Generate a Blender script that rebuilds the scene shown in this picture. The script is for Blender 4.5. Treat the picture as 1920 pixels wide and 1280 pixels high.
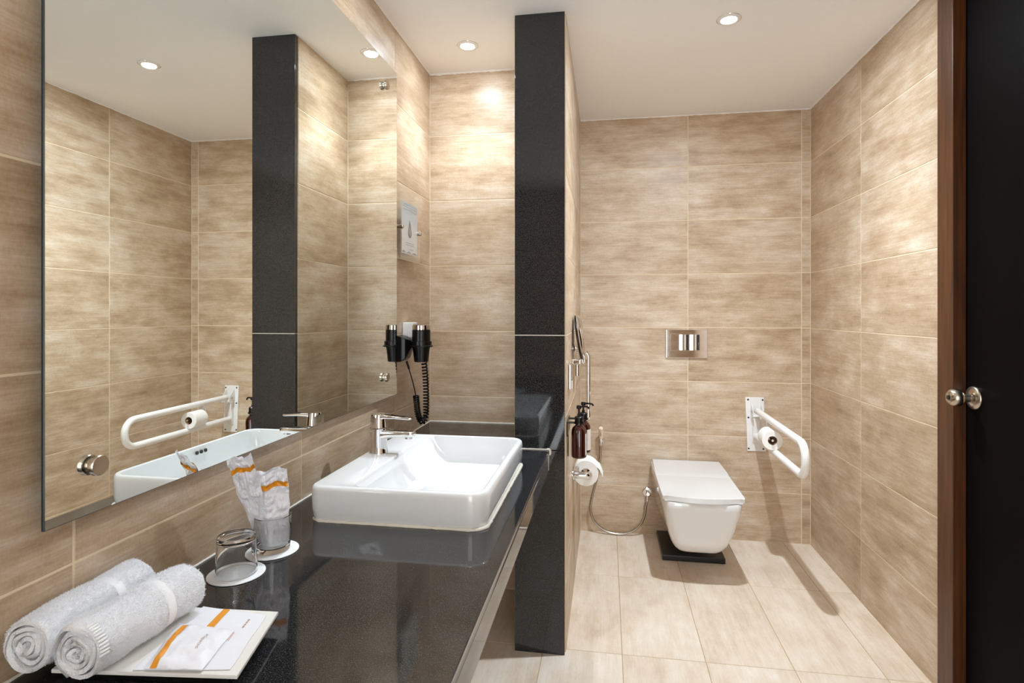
import bpy, bmesh, math, random
from mathutils import Vector, Matrix, noise
random.seed(7)
for o in list(bpy.data.objects): bpy.data.objects.remove(o, do_unlink=True)
scene = bpy.context.scene
COL = scene.collection
PI = math.pi

# ------------------------------------------------------------------ camera
cam_d = bpy.data.cameras.new('camera'); cam = bpy.data.objects.new('camera', cam_d); COL.objects.link(cam)
cam.location = (0, 0, 1.2565); cam.rotation_euler = (PI/2, 0, 0.1589)
cam_d.sensor_width = 36; cam_d.lens = 1060.0/1920*36
cam_d.shift_x = -7.67/1920; cam_d.shift_y = -55.1/1920
cam_d.clip_start = 0.02
scene.camera = cam

# ------------------------------------------------------------------ world, exposure
w = bpy.data.worlds.new('world'); scene.world = w; w.use_nodes = True
w.node_tree.nodes['Background'].inputs[0].default_value = (0.91, 0.96, 1.0, 1)
w.node_tree.nodes['Background'].inputs[1].default_value = 4.3  # even fill light, added to enter through the rear opening
scene.view_settings.view_transform = 'Standard'
scene.view_settings.look = 'None'
scene.view_settings.exposure = 0.53
scene.view_settings.gamma = 1.0
scene.view_settings.use_curve_mapping = False
SPOT_W, SPILL_W = 36.0, 13.0    # beam and wide spill of the recessed lamps (built with their fittings below)

# room (metres): camera over the origin, +Y into the room
D, R, L, N, P = 3.2734, 1.0902, -0.8101, 2.5275, 2.0876
PL, PR, H, CZ, CF = -0.3411, -0.1489, 2.3573, 0.7502, -0.2106
REAR = -0.9
ROWS = [0.0] + [0.27 + 0.3*k for k in range(7)] + [H]

# ------------------------------------------------------------------ materials
def srgb(r, g, b):
    f = lambda c: c/12.92 if c <= 0.04045 else ((c+0.055)/1.055)**2.4
    return (f(r/255), f(g/255), f(b/255), 1)

def new_mat(name):
    m = bpy.data.materials.new(name); m.use_nodes = True
    nt = m.node_tree; return m, nt, nt.nodes['Principled BSDF']

def simple(name, col, rough=0.5, metal=0.0, spec=0.5, coat=0.0, noise_amt=0.04, noise_scale=30, bump=0.0, bump_scale=200, aniso=0.0):
    m, nt, b = new_mat(name)
    tc = nt.nodes.new('ShaderNodeTexCoord')
    nz = nt.nodes.new('ShaderNodeTexNoise'); nz.inputs['Scale'].default_value = noise_scale; nz.inputs['Detail'].default_value = 4
    nt.links.new(tc.outputs['Object'], nz.inputs['Vector'])
    mx = nt.nodes.new('ShaderNodeMix'); mx.data_type = 'RGBA'
    mx.inputs['A'].default_value = tuple(c*(1-noise_amt) for c in col[:3])+(1,)
    mx.inputs['B'].default_value = tuple(min(1, c*(1+noise_amt)) for c in col[:3])+(1,)
    nt.links.new(nz.outputs['Fac'], mx.inputs['Factor']); nt.links.new(mx.outputs['Result'], b.inputs['Base Color'])
    b.inputs['Roughness'].default_value = rough; b.inputs['Metallic'].default_value = metal
    b.inputs['Specular IOR Level'].default_value = spec; b.inputs['Coat Weight'].default_value = coat
    b.inputs['Anisotropic'].default_value = aniso
    if bump:
        n2 = nt.nodes.new('ShaderNodeTexNoise'); n2.inputs['Scale'].default_value = bump_scale; n2.inputs['Detail'].default_value = 3
        nt.links.new(tc.outputs['Object'], n2.inputs['Vector'])
        bp = nt.nodes.new('ShaderNodeBump'); bp.inputs['Strength'].default_value = bump; bp.inputs['Distance'].default_value = 0.003
        nt.links.new(n2.outputs['Fac'], bp.inputs['Height']); nt.links.new(bp.outputs['Normal'], b.inputs['Normal'])
    return m

def tile_mat(name, dark, mid, light, rough):
    """streaked stone-look porcelain; local x is the long axis, every piece shifted by its own random"""
    m, nt, b = new_mat(name); N_ = nt.nodes.new; lk = nt.links.new
    tc = N_('ShaderNodeTexCoord'); oi = N_('ShaderNodeObjectInfo')
    sc = N_('ShaderNodeVectorMath'); sc.operation = 'SCALE'; sc.inputs[0].default_value = (37, 11, 23); lk(oi.outputs['Random'], sc.inputs['Scale'])
    ad = N_('ShaderNodeVectorMath'); ad.operation = 'ADD'; lk(tc.outputs['Object'], ad.inputs[0]); lk(sc.outputs[0], ad.inputs[1])
    def nz(scale_vec, detail, rgh=0.6, dist=0.0):
        mp = N_('ShaderNodeMapping'); mp.inputs['Scale'].default_value = scale_vec; lk(ad.outputs[0], mp.inputs['Vector'])
        n = N_('ShaderNodeTexNoise'); n.inputs['Scale'].default_value = 1; n.inputs['Detail'].default_value = detail
        n.inputs['Roughness'].default_value = rgh; n.inputs['Distortion'].default_value = dist
        lk(mp.outputs[0], n.inputs['Vector']); return n.outputs['Fac']
    streak = nz((3.2, 6, 26), 7, 0.72); blot = nz((4.5, 5, 9), 5, 0.66); fine = nz((10, 30, 170), 4, 0.7); weave = nz((260, 260, 110), 2)
    def ma(op, a, bb):
        n = N_('ShaderNodeMath'); n.operation = op
        for i, v in enumerate((a, bb)):
            if isinstance(v, (int, float)): n.inputs[i].default_value = v
            else: lk(v, n.inputs[i])
        return n.outputs[0]
    s = ma('ADD', ma('ADD', ma('MULTIPLY', streak, 0.30), ma('MULTIPLY', blot, 0.42)), ma('ADD', ma('MULTIPLY', fine, 0.18), ma('MULTIPLY', weave, 0.10)))
    s = ma('ADD', s, ma('MULTIPLY', ma('SUBTRACT', oi.outputs['Random'], 0.5), 0.04))
    cr = N_('ShaderNodeValToRGB'); e = cr.color_ramp.elements
    e[0].position = 0.36; e[0].color = dark; e[1].position = 0.64; e[1].color = light
    x = cr.color_ramp.elements.new(0.5); x.color = mid
    lk(s, cr.inputs['Fac']); lk(cr.outputs['Color'], b.inputs['Base Color'])
    b.inputs['Roughness'].default_value = rough
    rr = N_('ShaderNodeMapRange'); rr.inputs['To Min'].default_value = rough-0.06; rr.inputs['To Max'].default_value = rough+0.08
    lk(streak, rr.inputs['Value']); lk(rr.outputs[0], b.inputs['Roughness'])
    bp = N_('ShaderNodeBump'); bp.inputs['Strength'].default_value = 0.12; bp.inputs['Distance'].default_value = 0.002
    lk(fine, bp.inputs['Height']); lk(bp.outputs['Normal'], b.inputs['Normal'])
    return m

def granite_mat():
    m, nt, b = new_mat('black_granite'); N_ = nt.nodes.new; lk = nt.links.new
    tc = N_('ShaderNodeTexCoord')
    v = N_('ShaderNodeTexNoise'); v.inputs['Scale'].default_value = 520; v.inputs['Detail'].default_value = 2; lk(tc.outputs['Object'], v.inputs['Vector'])
    cr = N_('ShaderNodeValToRGB'); e = cr.color_ramp.elements
    e[0].position = 0.50; e[0].color = (0.0075, 0.0075, 0.008, 1); e[1].position = 0.80; e[1].color = (0.10, 0.10, 0.105, 1)
    lk(v.outputs['Fac'], cr.inputs['Fac']); lk(cr.outputs['Color'], b.inputs['Base Color'])
    b.inputs['Roughness'].default_value = 0.06; b.inputs['IOR'].default_value = 1.58
    return m

def glass_mat(name, col, rough=0.0, ior=1.5):
    m, nt, b = new_mat(name)
    b.inputs['Base Color'].default_value = col; b.inputs['Transmission Weight'].default_value = 1
    b.inputs['Roughness'].default_value = rough; b.inputs['IOR'].default_value = ior
    return m

def thin_glass(name, tint, base=0.05, edge=0.75, power=3.0):
    m, nt, b = new_mat(name); N_ = nt.nodes.new; lk = nt.links.new
    lw = N_('ShaderNodeLayerWeight'); lw.inputs['Blend'].default_value = 0.5
    pw = N_('ShaderNodeMath'); pw.operation = 'POWER'; lk(lw.outputs['Facing'], pw.inputs[0]); pw.inputs[1].default_value = power
    mr = N_('ShaderNodeMapRange'); mr.inputs['To Min'].default_value = base; mr.inputs['To Max'].default_value = edge; lk(pw.outputs[0], mr.inputs['Value'])
    tr = N_('ShaderNodeBsdfTransparent'); tr.inputs[0].default_value = tint
    gl = N_('ShaderNodeBsdfGlossy'); gl.inputs['Roughness'].default_value = 0.02; gl.inputs['Color'].default_value = (0.95, 0.97, 0.96, 1)
    mx = N_('ShaderNodeMixShader'); lk(mr.outputs[0], mx.inputs[0]); lk(tr.outputs[0], mx.inputs[1]); lk(gl.outputs[0], mx.inputs[2])
    lk(mx.outputs[0], nt.nodes['Material Output'].inputs['Surface']); nt.nodes.remove(b)
    return m

def wood_mat():
    m, nt, b = new_mat('stained_wood'); N_ = nt.nodes.new; lk = nt.links.new
    tc = N_('ShaderNodeTexCoord'); mp = N_('ShaderNodeMapping'); mp.inputs['Scale'].default_value = (40, 40, 2.5); lk(tc.outputs['Object'], mp.inputs['Vector'])
    n = N_('ShaderNodeTexNoise'); n.inputs['Scale'].default_value = 2; n.inputs['Detail'].default_value = 6; lk(mp.outputs[0], n.inputs['Vector'])
    cr = N_('ShaderNodeValToRGB'); e = cr.color_ramp.elements
    e[0].position = 0.3; e[0].color = srgb(58, 29, 8); e[1].position = 0.75; e[1].color = srgb(94, 52, 18)
    lk(n.outputs['Fac'], cr.inputs['Fac']); lk(cr.outputs['Color'], b.inputs['Base Color']); b.inputs['Roughness'].default_value = 0.4
    return m

def emit_mat(name, col, strength):
    m, nt, b = new_mat(name)
    b.inputs['Base Color'].default_value = (0.9, 0.9, 0.9, 1)
    b.inputs['Emission Color'].default_value = col; b.inputs['Emission Strength'].default_value = strength
    return m

def poster_mat(z0, z1):
    m, nt, b = new_mat('printed_card'); N_ = nt.nodes.new; lk = nt.links.new
    tc = N_('ShaderNodeTexCoord'); sp = N_('ShaderNodeSeparateXYZ'); lk(tc.outputs['Object'], sp.inputs[0])
    mr = N_('ShaderNodeMapRange'); mr.inputs['From Min'].default_value = z0; mr.inputs['From Max'].default_value = z1; lk(sp.outputs['Z'], mr.inputs['Value'])
    cr = N_('ShaderNodeValToRGB'); e = cr.color_ramp.elements
    e[0].position = 0.45; e[0].color = srgb(244, 246, 250); e[1].position = 1; e[1].color = srgb(160, 190, 214)
    x = cr.color_ramp.elements.new(0.78); x.color = srgb(204, 222, 238)
    lk(mr.outputs[0], cr.inputs['Fac']); lk(cr.outputs['Color'], b.inputs['Base Color']); b.inputs['Roughness'].default_value = 0.5
    return m

M = {}
M['tile'] = tile_mat('wall_tile', srgb(155, 127, 96), srgb(192, 167, 139), srgb(221, 205, 185), 0.38)
M['floor_tile'] = tile_mat('floor_tile', srgb(204, 180, 156), srgb(224, 206, 186), srgb(238, 226, 212), 0.36)
M['grout'] = simple('grout', srgb(226, 206, 176), 0.8)
M['floor_grout'] = simple('floor_grout', srgb(186, 160, 122), 0.85)
M['plaster'] = simple('ceiling_paint', srgb(248, 246, 244), 0.7, noise_amt=0.01)
M['granite'] = granite_mat()
M['sealant'] = simple('white_sealant', srgb(228, 220, 206), 0.45, bump=0.4, bump_scale=300)
M['ceramic'] = simple('white_ceramic', srgb(229, 228, 227), 0.06, coat=0.6, noise_amt=0.0)
M['chrome'] = simple('chrome', srgb(225, 222, 220), 0.05, 1.0, noise_amt=0.0)
M['brushed'] = simple('brushed_steel', srgb(190, 178, 162), 0.24, 1.0, noise_amt=0.06, noise_scale=150, aniso=0.5)
M['mirror'] = simple('mirror_silver', (0.86, 0.89, 0.86, 1), 0.0, 1.0, noise_amt=0.0)
M['mirror_edge'] = simple('mirror_edge', srgb(44, 54, 56), 0.2)
M['black_plastic'] = simple('black_plastic', srgb(10, 9, 10), 0.3, spec=0.35)
M['black_gloss'] = simple('black_painted_board', srgb(18, 15, 14), 0.3, bump=0.1, bump_scale=80)
M['door_black'] = simple('dark_laminate', srgb(13, 9, 9), 0.5, spec=0.03, bump=0.05, bump_scale=300)
M['wood'] = wood_mat()
M['white_paint'] = simple('white_powder_coat', srgb(238, 234, 230), 0.3, noise_amt=0.01)
M['dark_hole'] = simple('dark_screw', srgb(40, 34, 30), 0.5)
M['paper'] = simple('tissue_paper', srgb(240, 236, 230), 0.9, bump=0.3, bump_scale=150)
M['cardboard'] = simple('cardboard_core', srgb(150, 120, 92), 0.85)
M['packet'] = simple('white_wrapper', srgb(236, 235, 240), 0.42, noise_amt=0.02, bump=0.35, bump_scale=70)
M['orange'] = simple('orange_print', srgb(232, 150, 22), 0.42)
M['print'] = simple('grey_brown_print', srgb(176, 140, 124), 0.6)
M['pink_print'] = simple('pink_print', srgb(222, 190, 188), 0.6)
M['dark_print'] = simple('dark_print', srgb(70, 74, 86), 0.5)
M['line_print'] = simple('pale_print', srgb(150, 158, 172), 0.5)
M['towel'] = simple('white_terry', srgb(246, 246, 248), 0.95, spec=0.1, noise_amt=0.02, bump=0.9, bump_scale=450)
m_, nt_, b_ = new_mat('terry_loops')
d_ = nt_.nodes.new('ShaderNodeBsdfDiffuse'); t_ = nt_.nodes.new('ShaderNodeBsdfTranslucent'); x_ = nt_.nodes.new('ShaderNodeMixShader')
d_.inputs[0].default_value = srgb(250, 250, 252); t_.inputs[0].default_value = srgb(250, 250, 252)
nt_.links.new(d_.outputs[0], x_.inputs[1]); nt_.links.new(t_.outputs[0], x_.inputs[2]); nt_.links.new(x_.outputs[0], nt_.nodes['Material Output'].inputs['Surface']); nt_.nodes.remove(b_)
M['pile'] = m_
M['towel_in'] = simple('terry_inner', srgb(240, 236, 234), 0.95, spec=0.1, noise_amt=0.04, bump=0.8, bump_scale=300)
M['tray'] = simple('white_tray', srgb(236, 233, 226), 0.2, noise_amt=0.01)
M['coaster'] = simple('white_coaster', srgb(242, 242, 242), 0.6)
M['glass'] = glass_mat('clear_glass', (1, 1, 1, 1))
M['acrylic'] = thin_glass('clear_acrylic', (0.97, 0.97, 0.97, 1), 0.05, 0.5)
M['amber_body'] = simple('amber_bottle', srgb(54, 16, 8), 0.08, coat=0.5)
M['hose'] = simple('metal_hose', srgb(180, 172, 160), 0.28, 1.0, noise_amt=0.1, noise_scale=300)
M['ivory'] = simple('ivory_plastic', srgb(224, 206, 178), 0.35)
M['label'] = simple('white_label', srgb(222, 212, 204), 0.5)
M['socket'] = simple('white_plastic', srgb(230, 226, 222), 0.35)
M['lamp'] = emit_mat('lamp_lens', (1.0, 0.97, 0.93, 1), 9.0)
M['poster'] = poster_mat(-0.10, 0.10)

# ------------------------------------------------------------------ mesh helpers
def finish(name, bm, mat, parent=None, loc=(0, 0, 0), smooth=None):
    bmesh.ops.recalc_face_normals(bm, faces=bm.faces)
    me = bpy.data.meshes.new(name); bm.to_mesh(me); bm.free()
    if mat is not None: me.materials.append(M[mat] if isinstance(mat, str) else mat)
    if smooth is not None:
        me.polygons.foreach_set('use_smooth', [True]*len(me.polygons))
        me.set_sharp_from_angle(angle=math.radians(smooth))
    o = bpy.data.objects.new(name, me); COL.objects.link(o); o.location = loc
    if smooth is not None and smooth <= 45:
        wn = o.modifiers.new('weighted_normal', 'WEIGHTED_NORMAL'); wn.keep_sharp = True; wn.weight = 100
    if parent: o.parent = parent
    return o

def tag(o, label, cat, group=None):
    o['label'] = label; o['category'] = cat
    if group: o['group'] = group
    return o

def thing(name, label, cat, loc=(0, 0, 0), group=None):
    o = bpy.data.objects.new(name, None); COL.objects.link(o); o.location = loc; o.empty_display_size = 0.05
    return tag(o, label, cat, group)

def struct(o, label=None):
    o['kind'] = 'structure'
    if label: o['label'] = label
    return o

def box(bm, x0, x1, y0, y1, z0, z1, bev=0, seg=2):
    t = bmesh.new()
    bmesh.ops.create_cube(t, size=1)
    for v in t.verts: v.co = Vector((x0+(v.co.x+.5)*(x1-x0), y0+(v.co.y+.5)*(y1-y0), z0+(v.co.z+.5)*(z1-z0)))
    if bev: bmesh.ops.bevel(t, geom=list(t.edges), offset=bev, segments=seg, profile=0.5, affect='EDGES')
    merge(bm, t); return bm

def merge(bm, t, mat=None):
    me = bpy.data.meshes.new('tmp'); t.to_mesh(me); t.free()
    if mat is not None: me.transform(mat)
    bm.from_mesh(me); bpy.data.meshes.remove(me)

def frame_from(t):
    t = t.normalized(); a = Vector((0, 0, 1)) if abs(t.z) < 0.9 else Vector((1, 0, 0))
    n = t.cross(a).normalized(); return n, t.cross(n)

def tube(bm, pts, r, n=12, closed=False, cap=True):
    pts = [Vector(p) for p in pts]; K = len(pts)
    rs = r if isinstance(r, (list, tuple)) else [r]*K
    rings = []; nn = None
    for i, p in enumerate(pts):
        if closed: t = pts[(i+1) % K]-pts[i-1]
        else: t = pts[min(i+1, K-1)]-pts[max(i-1, 0)]
        t.normalize()
        if nn is None: nn, _ = frame_from(t)
        nn = (nn-t*nn.dot(t)).normalized(); bb = t.cross(nn)
        rings.append([bm.verts.new(p+(nn*math.cos(a)+bb*math.sin(a))*rs[i]) for a in [2*PI*k/n for k in range(n)]])
    for i in range(K if closed else K-1):
        a, b = rings[i], rings[(i+1) % K]
        for k in range(n): bm.faces.new((a[k], a[(k+1) % n], b[(k+1) % n], b[k]))
    if cap and not closed:
        bm.faces.new(rings[0][::-1]); bm.faces.new(rings[-1])
    return bm

def loft(bm, rings, cap0=True, cap1=True):
    vr = [[bm.verts.new(p) for p in r] for r in rings]; n = len(vr[0])
    for a, b in zip(vr, vr[1:]):
        for k in range(n): bm.faces.new((a[k], a[(k+1) % n], b[(k+1) % n], b[k]))
    if cap0: bm.faces.new(vr[0][::-1])
    if cap1: bm.faces.new(vr[-1])
    return bm

def lathe(bm, prof, origin=(0, 0, 0), axis=(0, 0, 1), n=32, close=False):
    """prof: list of (radius, height along axis)"""
    ax = Vector(axis).normalized(); u, v = frame_from(ax); o = Vector(origin)
    rings = []
    for r, h in prof:
        if r < 1e-6: rings.append([bm.verts.new(o+ax*h)])
        else: rings.append([bm.verts.new(o+ax*h+(u*math.cos(2*PI*k/n)+v*math.sin(2*PI*k/n))*r) for k in range(n)])
    prs = list(zip(rings, rings[1:]))
    if close: prs.append((rings[-1], rings[0]))
    for a, b in prs:
        if len(a) == 1 and len(b) == 1: continue
        for k in range(n):
            k2 = (k+1) % n
            if len(a) == 1: bm.faces.new((a[0], b[k2], b[k]))
            elif len(b) == 1: bm.faces.new((a[k], a[k2], b[0]))
            else: bm.faces.new((a[k], a[k2], b[k2], b[k]))
    return bm

def prism(bm, pts, axis, a0, a1, bev=0, seg=2):
    """pts: 2D outline in the two other axes (order XY, YZ or XZ), pushed along axis"""
    t = bmesh.new()
    def mk(p, h):
        return {'Z': Vector((p[0], p[1], h)), 'X': Vector((h, p[0], p[1])), 'Y': Vector((p[0], h, p[1]))}[axis]
    lo = [t.verts.new(mk(p, a0)) for p in pts]; hi = [t.verts.new(mk(p, a1)) for p in pts]
    n = len(pts)
    for k in range(n): t.faces.new((lo[k], lo[(k+1) % n], hi[(k+1) % n], hi[k]))
    f0 = t.faces.new(lo[::-1]); f1 = t.faces.new(hi)
    if bev:
        es = list(f0.edges)+list(f1.edges)
        bmesh.ops.bevel(t, geom=es, offset=bev, segments=seg, profile=0.5, affect='EDGES')
    merge(bm, t); return bm

def rrect(x0, x1, y0, y1, r, n=6):
    """rounded rectangle, r may be one radius or four (x1y1, x0y1, x0y0, x1y0)"""
    rs = r if isinstance(r, (list, tuple)) else [r]*4
    out = []
    for (cx, cy, a0), rr in zip([(x1, y1, 0), (x0, y1, PI/2), (x0, y0, PI), (x1, y0, 1.5*PI)], rs):
        ox = cx-rr if cx == x1 else cx+rr; oy = cy-rr if cy == y1 else cy+rr
        for k in range(n+1):
            a = a0+PI/2*k/n; out.append((ox+rr*math.cos(a), oy+rr*math.sin(a)))
    return out

def spline(pts, n=8):
    P_ = [Vector(p) for p in pts]; out = []
    for i in range(len(P_)-1):
        p0 = P_[max(i-1, 0)]; p1 = P_[i]; p2 = P_[i+1]; p3 = P_[min(i+2, len(P_)-1)]
        for k in range(n):
            t = k/n
            out.append(0.5*((2*p1)+(p2-p0)*t+(2*p0-5*p1+4*p2-p3)*t*t+(3*p1-p0-3*p2+p3)*t**3))
    out.append(P_[-1]); return out

def fillet(pts, r, n=8):
    """polyline with its inner corners rounded"""
    P_ = [Vector(p) for p in pts]; out = [P_[0]]
    for i in range(1, len(P_)-1):
        a = (P_[i-1]-P_[i]).normalized(); b = (P_[i+1]-P_[i]).normalized()
        ang = a.angle(b); d = r/math.tan(ang/2)
        p1 = P_[i]+a*d; p2 = P_[i]+b*d; c = P_[i]+(a+b).normalized()*(r/math.sin(ang/2))
        v1 = p1-c; v2 = p2-c; tot = v1.angle(v2); axn = v1.cross(v2).normalized()
        for k in range(n+1): out.append(c+Matrix.Rotation(tot*k/n, 3, axn) @ v1)
    out.append(P_[-1]); return out

# ------------------------------------------------------------------ tiles
TILE_CACHE = {}
def tile_mesh(w_, h_, mat, th=0.008):
    key = (round(w_, 3), round(h_, 3), mat)
    if key not in TILE_CACHE:
        bm = bmesh.new(); box(bm, -w_/2, w_/2, -th/2, th/2, -h_/2, h_/2, 0.0007, 1)
        me = bpy.data.meshes.new('tile'); bm.to_mesh(me); bm.free(); me.materials.append(M[mat]); TILE_CACHE[key] = me
    return TILE_CACHE[key]

GAP = 0.0042
def tiles(parent, origin, u, v, nrm, us, vs, mat='tile', skip=None, gap=GAP, th=0.008):
    """tile pieces whose faces lie in the plane through origin; u = long axis, v = short axis"""
    u, v, nrm = Vector(u), Vector(v), Vector(nrm)
    y = v.cross(u)
    rot = Matrix((u, y, v)).transposed().to_4x4()
    for i in range(len(us)-1):
        for j in range(len(vs)-1):
            if skip and skip(us[i], us[i+1], vs[j], vs[j+1]): continue
            w_ = abs(us[i+1]-us[i])-gap; h_ = abs(vs[j+1]-vs[j])-gap
            if w_ < 0.004 or h_ < 0.004: continue
            c = Vector(origin)+u*((us[i]+us[i+1])/2)+v*((vs[j]+vs[j+1])/2)-nrm*(th/2)
            o = bpy.data.objects.new('tile', tile_mesh(w_, h_, mat)); COL.objects.link(o)
            o.parent = parent; o.matrix_local = Matrix.Translation(c) @ rot
REC = 0.0011   # grout recess
T = 0.12
def wallbox(name, x0, x1, y0, y1, z0, z1, mat='grout'):
    bm = bmesh.new(); box(bm, x0, x1, y0, y1, z0, z1); return struct(finish(name, bm, mat))

wall_left = wallbox('wall_left', L-T, L-REC, REAR, N+T, -0.05, H+0.05)
tiles(wall_left, (L, 0, 0), (0, 1, 0), (0, 0, 1), (1, 0, 0), [-0.9, -0.568, 0.092, 0.752, 1.411, 2.089, N], ROWS)
wall_niche = wallbox('wall_niche', L-T, PL+0.02, N+REC, N+T, -0.05, H+0.05)
tiles(wall_niche, (0, N, 0), (1, 0, 0), (0, 0, 1), (0, -1, 0), [L, PL], ROWS)
wall_back = wallbox('wall_back', PR-0.05, R+T, D+REC, D+T, -0.05, H+0.05)
tiles(wall_back, (0, D, 0), (1, 0, 0), (0, 0, 1), (0, -1, 0), [PR, 0.449, 1.044, R], ROWS)
DY1, DY0 = 1.991, 1.10       # door leaf opening; frame posts are 88 mm wide
FY1, FY0 = 2.079, 1.012
wall_right = struct(finish('wall_right', (lambda bm: (box(bm, R+REC, R+T, FY1, D+T, -0.05, H+0.05), box(bm, R+REC, R+T, REAR, FY0, -0.05, H+0.05), bm)[2])(bmesh.new()), 'grout'))
tiles(wall_right, (R, 0, 0), (0, 1, 0), (0, 0, 1), (-1, 0, 0), [FY1, 2.662, D], ROWS)
tiles(wall_right, (R, 0, 0), (0, 1, 0), (0, 0, 1), (-1, 0, 0), [REAR, -0.2, 0.41, FY0], ROWS)
# unseen opening behind the camera, added so the world gives soft fill light
OX0, OX1, OZ = -0.10, 0.74, 2.2
wall_rear = struct(finish('wall_rear', (lambda bm: (box(bm, L-T, OX0-REC, REAR-T, REAR-REC, -0.05, H+0.05), box(bm, OX1+REC, R+T, REAR-T, REAR-REC, -0.05, H+0.05), box(bm, OX0, OX1, REAR-T, REAR-REC, OZ, H+0.05), bm)[3])(bmesh.new()), 'grout'))
tiles(wall_rear, (0, REAR, 0), (1, 0, 0), (0, 0, 1), (0, 1, 0), [L, OX0], ROWS)
tiles(wall_rear, (0, REAR, 0), (1, 0, 0), (0, 0, 1), (0, 1, 0), [OX1, R], ROWS)

# partition that ends in the black pillar face
wall_partition = wallbox('wall_partition', PL+REC, PR-REC, P+0.004, D+0.01, -0.05, H+0.05)
tiles(wall_partition, (PR, 0, 0), (0, 1, 0), (0, 0, 1), (1, 0, 0), [P+0.002, 2.69, D], ROWS)
tiles(wall_partition, (PL, 0, 0), (0, 1, 0), (0, 0, 1), (-1, 0, 0), [P+0.002, N], ROWS)
for z0, z1 in ((0.0, 0.7475), (0.7495, 1.1695), (1.1725, H+0.004)):
    bm = bmesh.new(); box(bm, PL+0.004, PR-0.003, P-0.016, P+0.003, z0, z1, 0.0012, 2)
    finish('granite_slab', bm, 'granite', wall_partition, smooth=30)
bm = bmesh.new(); box(bm, PL+0.006, PR-0.004, P-0.0145, P, 1.1685, 1.1735)
finish('joint_filler', bm, 'sealant', wall_partition)

floor = wallbox('floor', L-T, R+T, REAR-T, D+T, -0.12, -REC, 'floor_grout')
tiles(floor, (0, 0, 0), (0, 1, 0), (1, 0, 0), (0, 0, 1), [REAR, -0.36, 0.24, 0.86, 1.485, 2.112, 2.735, D],
      [L, -0.53, -0.235, 0.056, 0.352, 0.652, 0.95, R], 'floor_tile', gap=0.003,
      skip=lambda a, b, c, d: a > 2.6 and d < PL)
bm = bmesh.new(); box(bm, L-T, R+T, REAR-T, D+T, H, H+0.12)
ceiling = struct(finish('ceiling', bm, 'plaster'))

# rough plaster bead where the ceiling meets the niche tiles
def bead(parent, pts, r, name='sealant_bead', mat='sealant', wob=0.35, step=0.012, n=7):
    pts = [Vector(p) for p in pts]; dense = []
    for a, b in zip(pts, pts[1:]):
        k = max(1, int((b-a).length/step))
        dense += [a.lerp(b, i/k) for i in range(k)]
    dense.append(pts[-1])
    rs = [r*(1+wob*noise.noise(p*60)) for p in dense]
    bm = bmesh.new(); tube(bm, dense, rs, n); return finish(name, bm, mat, parent, smooth=60)
bead(ceiling, [(L, N-0.001, H), (PL, N-0.001, H)], 0.006, 'plaster_edge', 'plaster', 0.9)
bead(ceiling, [(L+0.001, 0.3, H), (L+0.001, N, H)], 0.003, 'plaster_edge', 'plaster', 0.6)
bead(ceiling, [(PR, D-0.001, H), (R, D-0.001, H)], 0.004, 'plaster_edge', 'plaster', 0.6)
bead(ceiling, [(R-0.001, FY1, H), (R-0.001, D, H)], 0.004, 'plaster_edge', 'plaster', 0.6)

# ------------------------------------------------------------------ downlights
COOL = (0.77, 0.89, 1.0)
def downlight(x, y, label, beam, spill, col, cone=112, blend=0.95):
    t = thing('downlight', label, 'downlight', (x, y, H), 'recessed ceiling downlights')
    bm = bmesh.new(); lathe(bm, [(0.027, 0.0), (0.027, -0.0015), (0.031, -0.005), (0.038, -0.0045), (0.042, -0.002), (0.0425, 0.0)], n=40)
    finish('trim_ring', bm, 'white_paint', t, smooth=40)
    bm = bmesh.new(); lathe(bm, [(0.0425, 0), (0.0445, -0.0008), (0.0448, 0)], n=40); finish('outer_rim', bm, 'chrome', t, smooth=40)
    bm = bmesh.new(); lathe(bm, [(0.0, -0.0028), (0.018, -0.0026), (0.0265, -0.0015), (0.027, 0.0)], n=32)
    finish('lens', bm, 'lamp', t, smooth=60)
    ld = bpy.data.lights.new('downlight_lamp', 'SPOT'); ld.energy = beam; ld.color = col
    ld.spot_size = math.radians(cone); ld.spot_blend = blend; ld.shadow_soft_size = 0.02
    lo = bpy.data.objects.new('downlight_lamp', ld); COL.objects.link(lo); lo.location = (0, 0, -0.012); lo.parent = t
    ad = bpy.data.lights.new('downlight_spill', 'AREA'); ad.shape = 'DISK'; ad.size = 0.05; ad.energy = spill; ad.color = col
    ao = bpy.data.objects.new('downlight_spill', ad); COL.objects.link(ao); ao.location = (0, 0, -0.008); ao.parent = t
downlight(-0.5676, 2.2753, 'recessed white downlight above the hair dryer niche left of the black pillar', SPOT_W*0.36, SPILL_W*0.14, COOL, 100, 0.5)
downlight(0.4537, 2.2253, 'recessed white downlight in the ceiling in front of the toilet', SPOT_W*1.9, SPILL_W*0.9, COOL)
downlight(-0.56, 1.60, 'recessed white downlight over the basin, just beyond the upper edge of the picture', SPOT_W*0.62, SPILL_W*0.12, COOL)

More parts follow.
